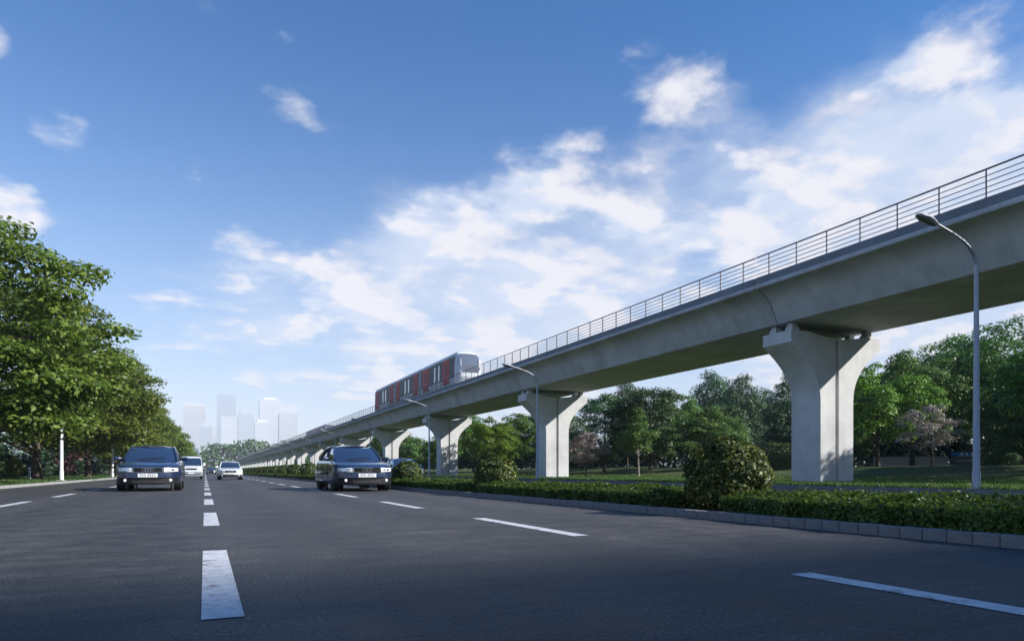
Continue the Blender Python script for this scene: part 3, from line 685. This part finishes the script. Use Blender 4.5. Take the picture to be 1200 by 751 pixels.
# ------------------------------------------------------------------ trees
def tree_mesh(seed, H, Rr, base, shape, nclump, nleaf, leaf, flat=.6, mat='leaf_green', bark='bark', trunk_r=.2, crs=(.2, .34), up=.8):
    rg = np.random.default_rng(seed); hz = H - base
    t = rg.uniform(0, 1, nclump * 3)
    if shape == 'round': prof = np.sqrt(np.clip(1 - (2 * t - .92) ** 2 / 1.1, .02, 1))
    elif shape == 'layer': prof = np.sqrt(np.clip(1 - np.clip((t - .32) / .70, 0, 1) ** 2.2, .03, 1)) * np.clip(.72 + t * 1.1, 0, 1)
    elif shape == 'cone': prof = np.clip((1 - t) ** .8, .06, 1) * np.clip(.5 + t * 4, 0, 1)
    elif shape == 'column': prof = np.clip((1 - t ** 2.2), .12, 1) * np.clip(.5 + t * 2.5, 0, 1)
    else: prof = np.sqrt(np.clip(1 - t ** 2, .05, 1))      # dome
    keep = rg.uniform(0, 1, len(t)) < (.25 + .75 * prof); t, prof = t[keep][:nclump], prof[keep][:nclump]; n = len(t)
    ang = rg.uniform(0, 6.283, n); rr = (.30 + .70 * np.sqrt(rg.uniform(0, 1, n))) * prof * Rr
    rc = Rr * rg.uniform(crs[0], crs[1], n) * (.6 + .4 * prof); rr = np.maximum(rr - rc * .55, 0)
    # an uneven outline: some sides reach farther
    rr *= 1 + .16 * np.sin(ang * 2 + seed) + .10 * np.sin(ang * 3 + seed * 2.1) + rg.normal(0, .06, n)
    cz = base + t * (hz - rc * flat); C = np.stack([rr * np.cos(ang), rr * np.sin(ang), cz + rc * flat * .3], 1)
    wgt = rc ** 2; cnt = rg.multinomial(nleaf, wgt / wgt.sum()); idx = np.repeat(np.arange(n), cnt)
    d = rg.normal(size=(len(idx), 3)); d /= np.linalg.norm(d, axis=1, keepdims=True)
    dn = d[:, 2] < -.1; d[dn, 2] *= np.where(rg.uniform(0, 1, dn.sum()) < up, -1, 1)
    rad = rg.uniform(.45, 1.08, len(idx)) ** .6
    pos = C[idx] + d * (rc[idx] * rad)[:, None] * np.array([1, 1, flat]); pos += rg.normal(0, leaf * .35, pos.shape)
    nr = d * .85 + np.array([0, 0, .55]) + rg.normal(0, .40, d.shape)
    cm = leaves('crown', mat, pos, nr, leaf * rg.uniform(.65, 1.3, len(idx)), rng=rg)
    tb = MB(); top = base + hz * (.85 if shape in ('cone', 'column') else .62)
    lean = rg.normal(0, .02 * H, 2); K = 7
    tp = [Vector((lean[0] * (k / K) ** 1.5, lean[1] * (k / K) ** 1.5, -.3 + (top + .3) * k / K)) for k in range(K + 1)]
    tb.tube(tp, [trunk_r * (1.35 if k == 0 else 1.0) * (1 - .85 * k / K) + .01 for k in range(K + 1)], 9)
    for j in rg.permutation(n)[:min(n, 16)]:
        e = Vector(C[j]); z0 = max(base * .75, min(top * .95, e.z - (.25 + .45 * rg.uniform()) * math.hypot(e.x, e.y) - .3)); u = max(0, z0 / top)
        s0 = Vector((lean[0] * u ** 1.5, lean[1] * u ** 1.5, z0)); r0 = trunk_r * (1 - .8 * u) * .55 + .01
        mid = s0.lerp(e, .5) + Vector((rg.normal(0, .15), rg.normal(0, .15), .12 * (e - s0).length))
        tb.tube([s0, s0.lerp(mid, .5) + Vector((0, 0, .02)), mid, mid.lerp(e, .6), e], [r0, r0 * .8, r0 * .6, r0 * .4, r0 * .15 + .006], 6)
    return tb.mesh('trunk', bark, 60), cm, H
TM = {}
TM['av1'] = tree_mesh(11, 12.2, 6.6, 2.1, 'layer', 125, 42000, .25, .46, 'leaf_avenue', 'bark', .26, (.16, .27))
TM['av2'] = tree_mesh(12, 12.2, 6.5, 2.1, 'layer', 120, 38000, .26, .46, 'leaf_avenue', 'bark', .26, (.16, .27))
TM['av3'] = tree_mesh(13, 12.0, 6.2, 1.7, 'layer', 70, 14000, .42, .45, 'leaf_avenue', 'bark', .26, (.18, .32))
TM['b1'] = tree_mesh(21, 14, 6.6, 2.6, 'round', 95, 24000, .30, .7, 'leaf_green', 'bark', .25, (.15, .28))
TM['b2'] = tree_mesh(22, 12, 5.2, 2.2, 'round', 80, 20000, .28, .7, 'leaf_green', 'bark', .22, (.16, .28))
TM['y1'] = tree_mesh(23, 9, 4.4, 1.6, 'round', 70, 18000, .24, .7, 'leaf_bright', 'bark', .18, (.16, .28))
TM['d1'] = tree_mesh(24, 10, 4.6, 1.0, 'round', 70, 16000, .26, .7, 'leaf_dark', 'bark', .20, (.18, .3))
TM['c1'] = tree_mesh(25, 12, 3.6, 1.2, 'column', 90, 16000, .24, .6, 'leaf_blue', 'bark', .16, (.2, .34))
TM['c2'] = tree_mesh(26, 13, 4.2, 2.0, 'round', 90, 16000, .26, .8, 'leaf_blue', 'bark', .17, (.24, .42))
TM['w1'] = tree_mesh(27, 6.6, 4.6, 2.2, 'dome', 90, 20000, .20, .45, 'leaf_green', 'bark', .16, (.16, .26))
TM['p1'] = tree_mesh(28, 5.0, 2.6, 1.3, 'round', 46, 5200, .16, .6, 'leaf_blossom', 'bark', .10, (.18, .3))
TM['p2'] = tree_mesh(29, 4.3, 2.4, 1.2, 'round', 40, 4200, .16, .6, 'leaf_pink', 'bark', .09, (.18, .3))
TM['s1'] = tree_mesh(30, 7, 2.2, 2.0, 'column', 46, 7000, .20, .7, 'leaf_green', 'bark_pale', .10, (.22, .36))
TM['f1'] = tree_mesh(31, 10, 5.2, .8, 'round', 50, 4200, .55, .7, 'leaf_green', 'bark', .2, (.2, .34))
TM['f2'] = tree_mesh(32, 11, 4.2, .8, 'round', 46, 3800, .55, .8, 'leaf_dark', 'bark', .2, (.22, .36))
def tree(key, x, y, H, label, group, rz=None, z=None, name=None, wide=1.0, cat='tree'):
    tm, cm, h = TM[key]; s_ = H / h
    t = empty(name or {'c': 'conifer_tree', 'p': 'blossom_tree', 'w': 'dome_crowned_tree'}.get(key[0], 'broadleaf_tree'), (x, y, (lawn_z(x, y) if x > 20 else .08) if z is None else z), rz if rz is not None else (x * 7.3 + y * 3.1) % 6.28, label=label, cat=cat, group=group)
    t.scale = (s_ * wide, s_ * wide, s_); link('trunk', tm, t); link('crown', cm, t); return t
ga = 'avenue trees along the left kerb'
for i, y in enumerate((35, 53, 72, 91, 110, 129, 148, 168, 188, 210, 235, 262)):
    lab = ['big avenue tree cut by the left edge, its crown tallest on the left', 'avenue tree behind the white lamp post at the left kerb', 'avenue tree with the thick trunk between the two white lamp posts',
           'avenue tree whose crown rises right above the left navy sedan'][i] if i < 4 else 'avenue tree on the left receding, %s from the left edge' % ordn[i]
    tree(('av1', 'av2', 'av1', 'av2', 'av3', 'av2')[i] if i < 6 else 'av3', -9.6 - (.3 if i % 2 else 0), y, 12.2 + (-.7, .1, .3, -.6, .2, 0)[i % 6] , lab, ga, wide=(1.10, 1.06)[i] if i < 2 else 1.0, rz=(2.4, 2.1, 3.9, 5.0, 1.1, 2.9)[i % 6])
gp = 'park trees behind the viaduct'
PARK = [('b1', 79, 44, 16, 'tallest broad green tree at the right edge behind the tall lamp'), ('b1', 80.7, 52, 15.5, 'broad green tree above the blossom tree, left of the tall lamp'),
        ('b2', 68, 48.3, 12.4, 'green tree between the yellow green tree and the tall lamp'), ('y1', 57.5, 44.3, 9.6, 'bright yellow green tree just right of the nearest pier'),
        ('p1', 54.4, 36.9, 5.0, 'pale pinkish grey blossom tree left of the tall lamp'), ('d1', 53.5, 29.5, 6.0, 'low dark tree at the right edge beyond the tall lamp'),
        ('b2', 73, 61.4, 10.0, 'green tree partly hidden behind the nearest pier'), ('c1', 65.6, 62.6, 12.6, 'slim conifer just left of the nearest pier'),
        ('c2', 97.8, 98.5, 15.5, 'hazy tall tree behind the dome shaped tree, rightmost of three'), ('c2', 81.4, 95, 17.6, 'hazy tall tree behind the dome shaped tree, leftmost of three'), ('c2', 80.2, 86.7, 15.8, 'hazy tall tree behind the dome shaped tree, middle of three'),
        ('w1', 49.9, 58.7, 6.7, 'dome shaped light green tree above the big round shrub'), ('d1', 47.6, 66.3, 10.4, 'tall dark green tree midway between the two nearest piers'),
        ('c2', 51.9, 77.5, 12, 'tall narrow blue green tree rising behind the dark ones near the second pier'), ('d1', 44.8, 71.9, 10.2, 'dark green tree right of the pink blossom tree by the second pier'),
        ('p2', 33.6, 57.3, 4.4, 'small pink blossom tree right beside the second pier'), ('b2', 39.5, 86.4, 8.8, 'green tree just left of the second pier'), ('y1', 32.9, 79.5, 7.4, 'light green tree between the second and third piers'),
        ('b1', 44.9, 117, 10.5, 'green tree seen right of the third pier, farther back'), ('f1', 39.9, 135.6, 7.4, 'small green tree seen left of the third pier'), ('f1', 40.5, 147, 8.4, 'rounded tree seen under the deck right of the fourth pier'),
        ('b2', 61.4, 79.8, 11.2, 'green tree left of the dome shaped tree, behind'), ('s1', 37.1, 53.5, 6.6, 'slender tree with a pale trunk on the sunny lawn'), ('b2', 46.7, 88.6, 10.2, 'green tree hidden mostly by the second pier'),
        ('b1', 104.9, 62.5, 18.0, 'tall tree at the back behind the tall lamp'), ('b2', 96.9, 71.5, 15.2, 'tree at the back behind the yellow green tree'), ('d1', 60.5, 49.5, 6.2, 'small dark tree beside the nearest pier on its right'),
        ('f1', 37.7, 112.4, 7.6, 'green tree just right of the third pier'), ('d1', 73, 41.5, 7.0, 'dark tree behind the blossom tree'), ('d1', 58, 66, 8.4, 'dark tree behind the dome shaped tree'), ('d1', 41, 92, 7.6, 'dark tree at the back between second and third piers')]
for key, x, y, H, lab in PARK: tree(key, x, y, H, lab, gp, wide=1.08 if key[0] in 'by' else 1.0)
# added unseen block shades the near road; off-frame trees shade the pier feet
ob = empty('shade_block', (122, -84.0, 0), label='long unseen block added behind the camera to shade the near road', cat='shade blocker')
MB().box(-56, 70, -22, 0, -.1, 90).build('wall', 'tower_haze_pale', ob); MB().box(-57, 71, -23, .6, 90, 91).build('roof', 'tower_grey', ob)
wb_ = MB()
for f_ in range(24): wb_.box(-56.1, 70.1, -22.1, .1, 2.5 + f_ * 3.6, 4.3 + f_ * 3.6)
tag(wb_.build('window_band', 'tower_glass', ob), kind='stuff')
for x, y, H, lb in ((40.5, 15.5, 10.0, 'park tree outside the right edge shading the nearest pier foot'), (45, 21.5, 9, 'second park tree outside the right edge shading the lawn'), (51, 24.5, 10, 'third park tree outside the right edge shading the lawn'), (58, 28, 11, 'fourth park tree outside the right edge shading the lawn')): tree('b2', x, y, H, lb, gp)
for i, (x, y) in enumerate(((-9, 290), (-10, 320), (-9, 350), (-10, 385), (-9, 420), (-8, 470), (-6, 540), (42, 165), (43, 185), (41, 206), (44, 230), (42, 260), (43, 295), (41, 335), (43, 380), (42, 430), (44, 490), (42, 560))):
    tree('f1' if i % 3 else 'f2', x, y, (9.5 if x < 0 else 8.5) + (i * 37 % 10) * .3, ('far tree fading down the left side of the road, %s of that row' % ordn[i]) if x < 0 else 'far tree beyond the viaduct fading into haze, %s of that row' % ordn[i - 7], 'far trees lining the road')

# dense undergrowth and distant woods that read as one mass
def mass(name, mat, path, n, width, h, leaf, label, seed):
    rg = np.random.default_rng(seed); P = np.array(path, float); seg = np.linalg.norm(np.diff(P, axis=0), axis=1); cs = np.concatenate([[0], np.cumsum(seg)])
    s_ = rg.uniform(0, cs[-1], n); x = np.interp(s_, cs, P[:, 0]); y = np.interp(s_, cs, P[:, 1]); z = np.interp(s_, cs, P[:, 2])
    hh = h * (.72 + .20 * np.sin(s_ / (h * 1.1) + seed) + .14 * np.sin(s_ / (h * .43)) + .08 * np.sin(s_ / (h * .17)))
    u = rg.uniform(0, 1, n) ** .7; off = rg.uniform(-1, 1, n) * width * np.sqrt(1 - (u * .9) ** 2)
    ang = rg.uniform(0, 6.28, n); pos = np.stack([x + off * np.cos(ang), y + off * np.sin(ang), z + u * hh], 1)
    nr = np.array([0, 0, .6]) + rg.normal(0, .6, (n, 3)); nr[:, 1] -= .4
    o = link(name, leaves(name, mat, pos, nr, leaf * rg.uniform(.6, 1.4, n), .7, rng=rg)); return tag(o, label, 'undergrowth' if h < 6 else 'woods', kind='stuff')
mass('undergrowth', 'leaf_under_shaded', [(90, 20, 1.1), (84, 46, 1.1), (72, 66, 1.1), (60, 82, 1.1), (50, 96, 1.1), (44, 122, 1.1), (42, 170, 1.0), (42, 330, 1)], 90000, 2.6, 4.0, .40, 'undergrowth with shade painted into its leaves, filling the gaps behind the park trees', 5)
mass('undergrowth', 'leaf_under_shaded', [(-17, 20, .1), (-16, 60, .1), (-15, 120, .1), (-14, 220, .1), (-13, 420, .1)], 42000, 1.6, 3.0, .36, 'hedge like undergrowth with shade painted into its leaves, behind the avenue trees', 6)
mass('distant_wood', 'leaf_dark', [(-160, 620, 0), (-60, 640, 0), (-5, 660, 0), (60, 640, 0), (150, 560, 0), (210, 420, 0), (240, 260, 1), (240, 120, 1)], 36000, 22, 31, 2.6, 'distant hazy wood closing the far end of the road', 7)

# ------------------------------------------------------------------ shrubs and hedges
def blob_leaves(name, mat, c, rx, ry, rz_, n, leaf, seed, power=2.6, lump=.08):
    rg = np.random.default_rng(seed); d = rg.normal(size=(n, 3)); d /= np.linalg.norm(d, axis=1, keepdims=True)
    low = d[:, 2] < -.82; d[low, 2] *= -1
    q = 1 / (np.abs(d) ** power).sum(1) ** (1 / power)
    l_ = 1 + lump * np.sin(d[:, 0] * 7 + seed) * np.sin(d[:, 1] * 6 + 2) + lump * .7 * np.sin(d[:, 2] * 9 + d[:, 0] * 8)
    r_ = q * l_ * rg.uniform(.62, 1.03, n) ** .45
    pos = np.array(c) + d * r_[:, None] * np.array([rx, ry, rz_])
    return leaves(name, mat, pos, d + rg.normal(0, .55, d.shape) + np.array([0, 0, .25]), leaf * rg.uniform(.6, 1.35, n), .5, .3, rng=rg)
core_me = None
def shrub(x, y, w, h, n, leaf, mat, label, group, seed, z=.085, name='round_shrub', power=2.5, me=None):
    t = empty(name, (x, y, z), (seed * 1.7) % 6.28, label=label, cat='shrub', group=group)
    hc = h * .45
    cm = me or blob_leaves('foliage', mat, (0, 0, hc), w / 2, w / 2, h - hc, n, leaf, seed, power)
    link('foliage', cm, t)
    st = MB(); rg = random.Random(seed)
    for k in range(7):
        a_ = k * .9 + rg.random(); st.tube([(.04 * math.cos(a_), .04 * math.sin(a_), -.05), (.16 * w * math.cos(a_), .16 * w * math.sin(a_), h * .4), (.30 * w * math.cos(a_), .30 * w * math.sin(a_), h * .75)], [.016, .011, .004], 5)
    st.build('stem', 'bark', t); return t, cm
gs = 'round shrubs planted along the median hedge'
mids = None
for i in range(22):
    y = 8.15 + i * 9.1
    lab = ['large round shrub with cream flecked leaves left of the nearest pier', 'round shrub in the median in front of the second pier', 'round shrub right beside the right navy sedan'][i] if i < 3 else 'small round median shrub receding along the hedge, %s from the right' % ordn[i]
    if i < 3: shrub(7.30, y, (1.24, 1.12, 1.12)[i], (1.03, .92, .95)[i], (9000, 6500, 5000)[i], (.072, .075, .085)[i], 'leaf_shrub', lab, gs, 40 + i)
    else:
        _, mids = shrub(7.30, y, 1.5, 1.2, 2600, .13, 'leaf_shrub' if i < 5 else 'leaf_hedge', lab, gs, 44, me=mids); 
def hedge(y0, y1, n, leaf, label, seed, x0=6.52, x1=8.45, h=.22):
    rg = np.random.default_rng(seed); t = empty('low_hedge', (0, 0, 0), label=label, cat='hedge', group='low hedge sections of the median')
    y = rg.uniform(y0, y1, n); k = rg.uniform(0, 1, n); top = k < .62; fr_ = (k >= .62) & (k < .86)
    x = rg.uniform(x0, x1, n); x = np.where(top, x, np.where(fr_, x0, x1)); z = np.where(top, h, rg.uniform(.03, h, n))
    bump_ = .045 * np.sin(y * 5.1 + x * 3) + .035 * np.sin(y * 11 + x * 7 + 1) + .03 * np.sin(x * 9 + y * 2)
    ed = np.minimum(np.abs(x - x0), np.abs(x1 - x)); z = z + np.where(top, bump_ - .05 * np.exp(-ed / .08), 0)
    x = x + np.where(top, 0, bump_ * np.where(fr_, -1, 1)); 
    en = np.minimum(y - y0, y1 - y); z -= np.where(top, .08 * np.exp(-en / .06), 0)
    nr = np.stack([np.where(top, 0, np.where(fr_, -1., 1.)), np.zeros(n), np.where(top, 1., .35)], 1) + rg.normal(0, .5, (n, 3))
    ne = min(1400, n // 10)      # leaves closing the two ends
    x[:ne] = rg.uniform(x0, x1, ne); z[:ne] = rg.uniform(.03, h, ne); y[:ne] = np.where(np.arange(ne) % 2, y0, y1)
    nr[:ne] = np.stack([np.zeros(ne), np.where(np.arange(ne) % 2, -1., 1.), np.full(ne, .3)], 1) + rg.normal(0, .45, (ne, 3))
    pos = np.stack([x, y, z + .085], 1) + rg.normal(0, .022, (n, 3))
    link('foliage', leaves('foliage', 'leaf_hedge', pos, nr, leaf * rg.uniform(.6, 1.35, n), .55, .3, rng=rg), t)
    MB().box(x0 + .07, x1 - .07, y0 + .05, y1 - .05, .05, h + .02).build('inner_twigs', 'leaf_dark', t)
hedge(1.0, 7.35, 46000, .050, 'clipped low hedge in front right, nearest the camera behind the kerb stones', 61)
hedge(8.75, 16.6, 42000, .056, 'clipped low hedge between the large flecked shrub and the next shrub', 62)
hedge(17.7, 25.8, 26000, .075, 'clipped low hedge before the right navy sedan, between second and third shrubs', 63)
hedge(26.9, 70, 42000, .12, 'long low hedge behind the right navy sedan', 64)
hedge(70.2, 330, 30000, .34, 'farthest low hedge running on to the vanishing point', 65)
shrub(48.5, 48.4, 3.6, 2.6, 6500, .15, 'leaf_clipped', 'wide clipped light green bush just left of the nearest pier', 'clipped bushes on the lawn', 71, z=lawn_z(48.5, 48.4), name='clipped_bush', power=3)
_, sm = shrub(54.8, 32.3, 1.5, 1.1, 1800, .11, 'leaf_dark', 'small dark round bush right of the tall lamp, left one of two', 'small round bushes near the tall lamp', 72, z=lawn_z(54.8, 32.3), name='clipped_bush', power=2)
shrub(58, 33.1, 1.5, 1.1, 0, .11, 'leaf_dark', 'small dark round bush right of the tall lamp, right one of two', 'small round bushes near the tall lamp', 73, z=lawn_z(58, 33), name='clipped_bush', me=sm)
shrub(-11.9, 55.0, 1.9, 1.7, 4200, .10, 'leaf_clipped', 'clipped round bush on the left lawn at the left edge', 'clipped bushes on the lawn', 74, name='clipped_bush', power=2)
mk_leaf('leaf_rose', [(.07, .07, .03), (.34, .13, .16), (.45, .22, .25), (.10, .09, .04), (.38, .17, .20)], .2, (.3, .12, .14))
TM['p3'] = tree_mesh(33, 3.0, 1.6, .6, 'round', 30, 2600, .15, .6, 'leaf_rose', 'bark', .06, (.2, .32))
tree('p3', -10.9, 70.0, 3.0, 'small pink flowering tree behind the left lamp posts', None)

# ------------------------------------------------------------------ small things
t = empty('marker_post', (-11.1, 57, .1), label='short white marker post on the left lawn beside the clipped bush', cat='post')
MB().tube([(0, 0, -.1), (0, 0, .8), (0, 0, .86)], [.075, .075, .045], 10).build('shaft', 'lamp_white', t, 50); MB().tube([(0, 0, .62), (0, 0, .68)], .078, 10).build('band', 'steel_grey', t, 50)
kz = lawn_z(76, 48)
k = empty('kiosk', (78.5, 49.2, lawn_z(78.5, 49.2)), R(-32), label='small park kiosk with a blue and white awning behind the tall lamp', cat='kiosk')
k.scale = (.78,) * 3
w_ = MB().box(-1.3, 1.3, -.0, 1.6, 0, 1.55); w_.build('wall', 'kiosk_wall', k)
MB().box(-1.5, 1.5, -.25, -.003, .72, .80).build('counter', 'awning_white', k)
aw = MB(); aw.rings([[(-1.5, -.75, 1.45), (1.5, -.75, 1.45), (1.5, 1.7, 1.56), (-1.5, 1.7, 1.56)], [(-1.42, -.55, 1.98), (1.42, -.55, 1.98), (1.42, 1.6, 2.05), (-1.42, 1.6, 2.05)]])
awo = aw.build('awning', 'awning_blue', k)
for q in range(4): MB().slab([[(-1.2 + q * .7, -.765, 1.50), (-.92 + q * .7, -.765, 1.50)], [(-1.2 + q * .7, -.60, 1.90), (-.92 + q * .7, -.60, 1.90)]], (0, .02, 0)).build('awning_stripe', 'awning_white', awo)
MB().slab([[(-1.52, -.765, 1.40), (1.52, -.765, 1.40)], [(-1.52, -.765, 1.46), (1.52, -.765, 1.46)]], (0, .03, 0)).build('awning_edge', 'awning_white', awo)
lw = empty('low_wall', (74, 52, lawn_z(74, 52)), R(-35), label='low pale garden wall behind the blossom tree beside the kiosk', cat='wall')
MB().box(-4.5, 3.2, 0, .3, -.1, 1.0).build('wall', 'pale_wall', lw); MB().box(-4.6, 3.3, -.06, .36, 1.0, 1.1).build('coping', 'paving', lw)

# ------------------------------------------------------------------ skyline
def tower(x, y, w, d, h, mat, label, steps=(), rz=0):
    x, y, w, d, h = (1.8 * q for q in (x, y, w, d, h)); steps = [(a_, 1.8 * b2) for a_, b2 in steps]
    t = empty('tower_block', (x, y, 0), rz, label=label, cat='tower', group='towers of the hazy skyline')
    MB().box(-w / 2, w / 2, -d / 2, d / 2, -1, h).build('wall', mat, t)
    b = MB(); nfl = int(h / 3.6)
    for i in range(2, nfl, 1): b.box(-w / 2 - .15, w / 2 + .15, -d / 2 - .15, d / 2 + .15, i * 3.6, i * 3.6 + 1.7)
    b.build('window_band', 'tower_glass', t)
    z = h
    for (kw, kh) in steps: MB().box(-w * kw / 2, w * kw / 2, -d * kw / 2, d * kw / 2, z, z + kh).build('roof_storey', mat, t); z += kh
    for q in (-1, 1): MB().box(q * w / 2 - (1.6 if q > 0 else -.3), q * w / 2 + (.3 if q > 0 else 1.6) - (0 if q > 0 else 2.2) + (0), -d / 2 - .4, -d / 2 + .6, 0, h + .8).build('corner_pier', mat, t)
tower(-21, 1654, 44, 30, 144, 'tower_beige', 'broad beige tower, leftmost of the skyline', ((.9, 4),))
tower(1, 1480, 24, 22, 88, 'tower_grey', 'low dark roofed tower in front of the leftmost tower', ((.8, 4), (.4, 5)))
tower(46, 1734, 40, 30, 176, 'tower_blue', 'tallest blue grey tower of the skyline', ((.8, 5),))
tower(44, 1516, 26, 22, 112, 'tower_haze_pale', 'pale tower in front of the tallest tower', ())
tower(79, 1554, 31, 26, 120, 'tower_grey', 'stepped grey tower in the middle of the skyline', ((.75, 8), (.45, 8)))
tower(165, 2007, 56, 34, 198, 'tower_haze_pale', 'wide pale tower nearly lost in haze, right of the stepped one', ((.6, 6),))
tower(200, 1889, 46, 34, 152, 'tower_beige', 'pale shorter tower, rightmost of the skyline', ())
tower(128, 1780, 34, 30, 120, 'tower_haze_pale', 'faint tower between the stepped tower and the wide pale one', ((.7, 6),))
tower(22, 1900, 30, 30, 112, 'tower_haze_pale', 'faint low tower between the beige and the tallest towers', ())

# ------------------------------------------------------------------ haze
hz = MB().box(-4600, 4600, -4600, 4600, -1.2, 385).build('haze', 'steel_grey')
hm = bpy.data.materials.new('haze'); hm.use_nodes = True; hn = hm.node_tree.nodes; hn.clear()
pv = hn.new('ShaderNodeVolumePrincipled'); ho = hn.new('ShaderNodeOutputMaterial'); hm.node_tree.links.new(pv.outputs[0], ho.inputs['Volume'])
pv.inputs['Color'].default_value = (.86, .92, 1.0, 1); pv.inputs['Density'].default_value = .00019; pv.inputs['Anisotropy'].default_value = -.1
hz.data.materials.clear(); hz.data.materials.append(hm); tag(hz, 'pale haze filling the air over the road and city', 'haze', kind='stuff')
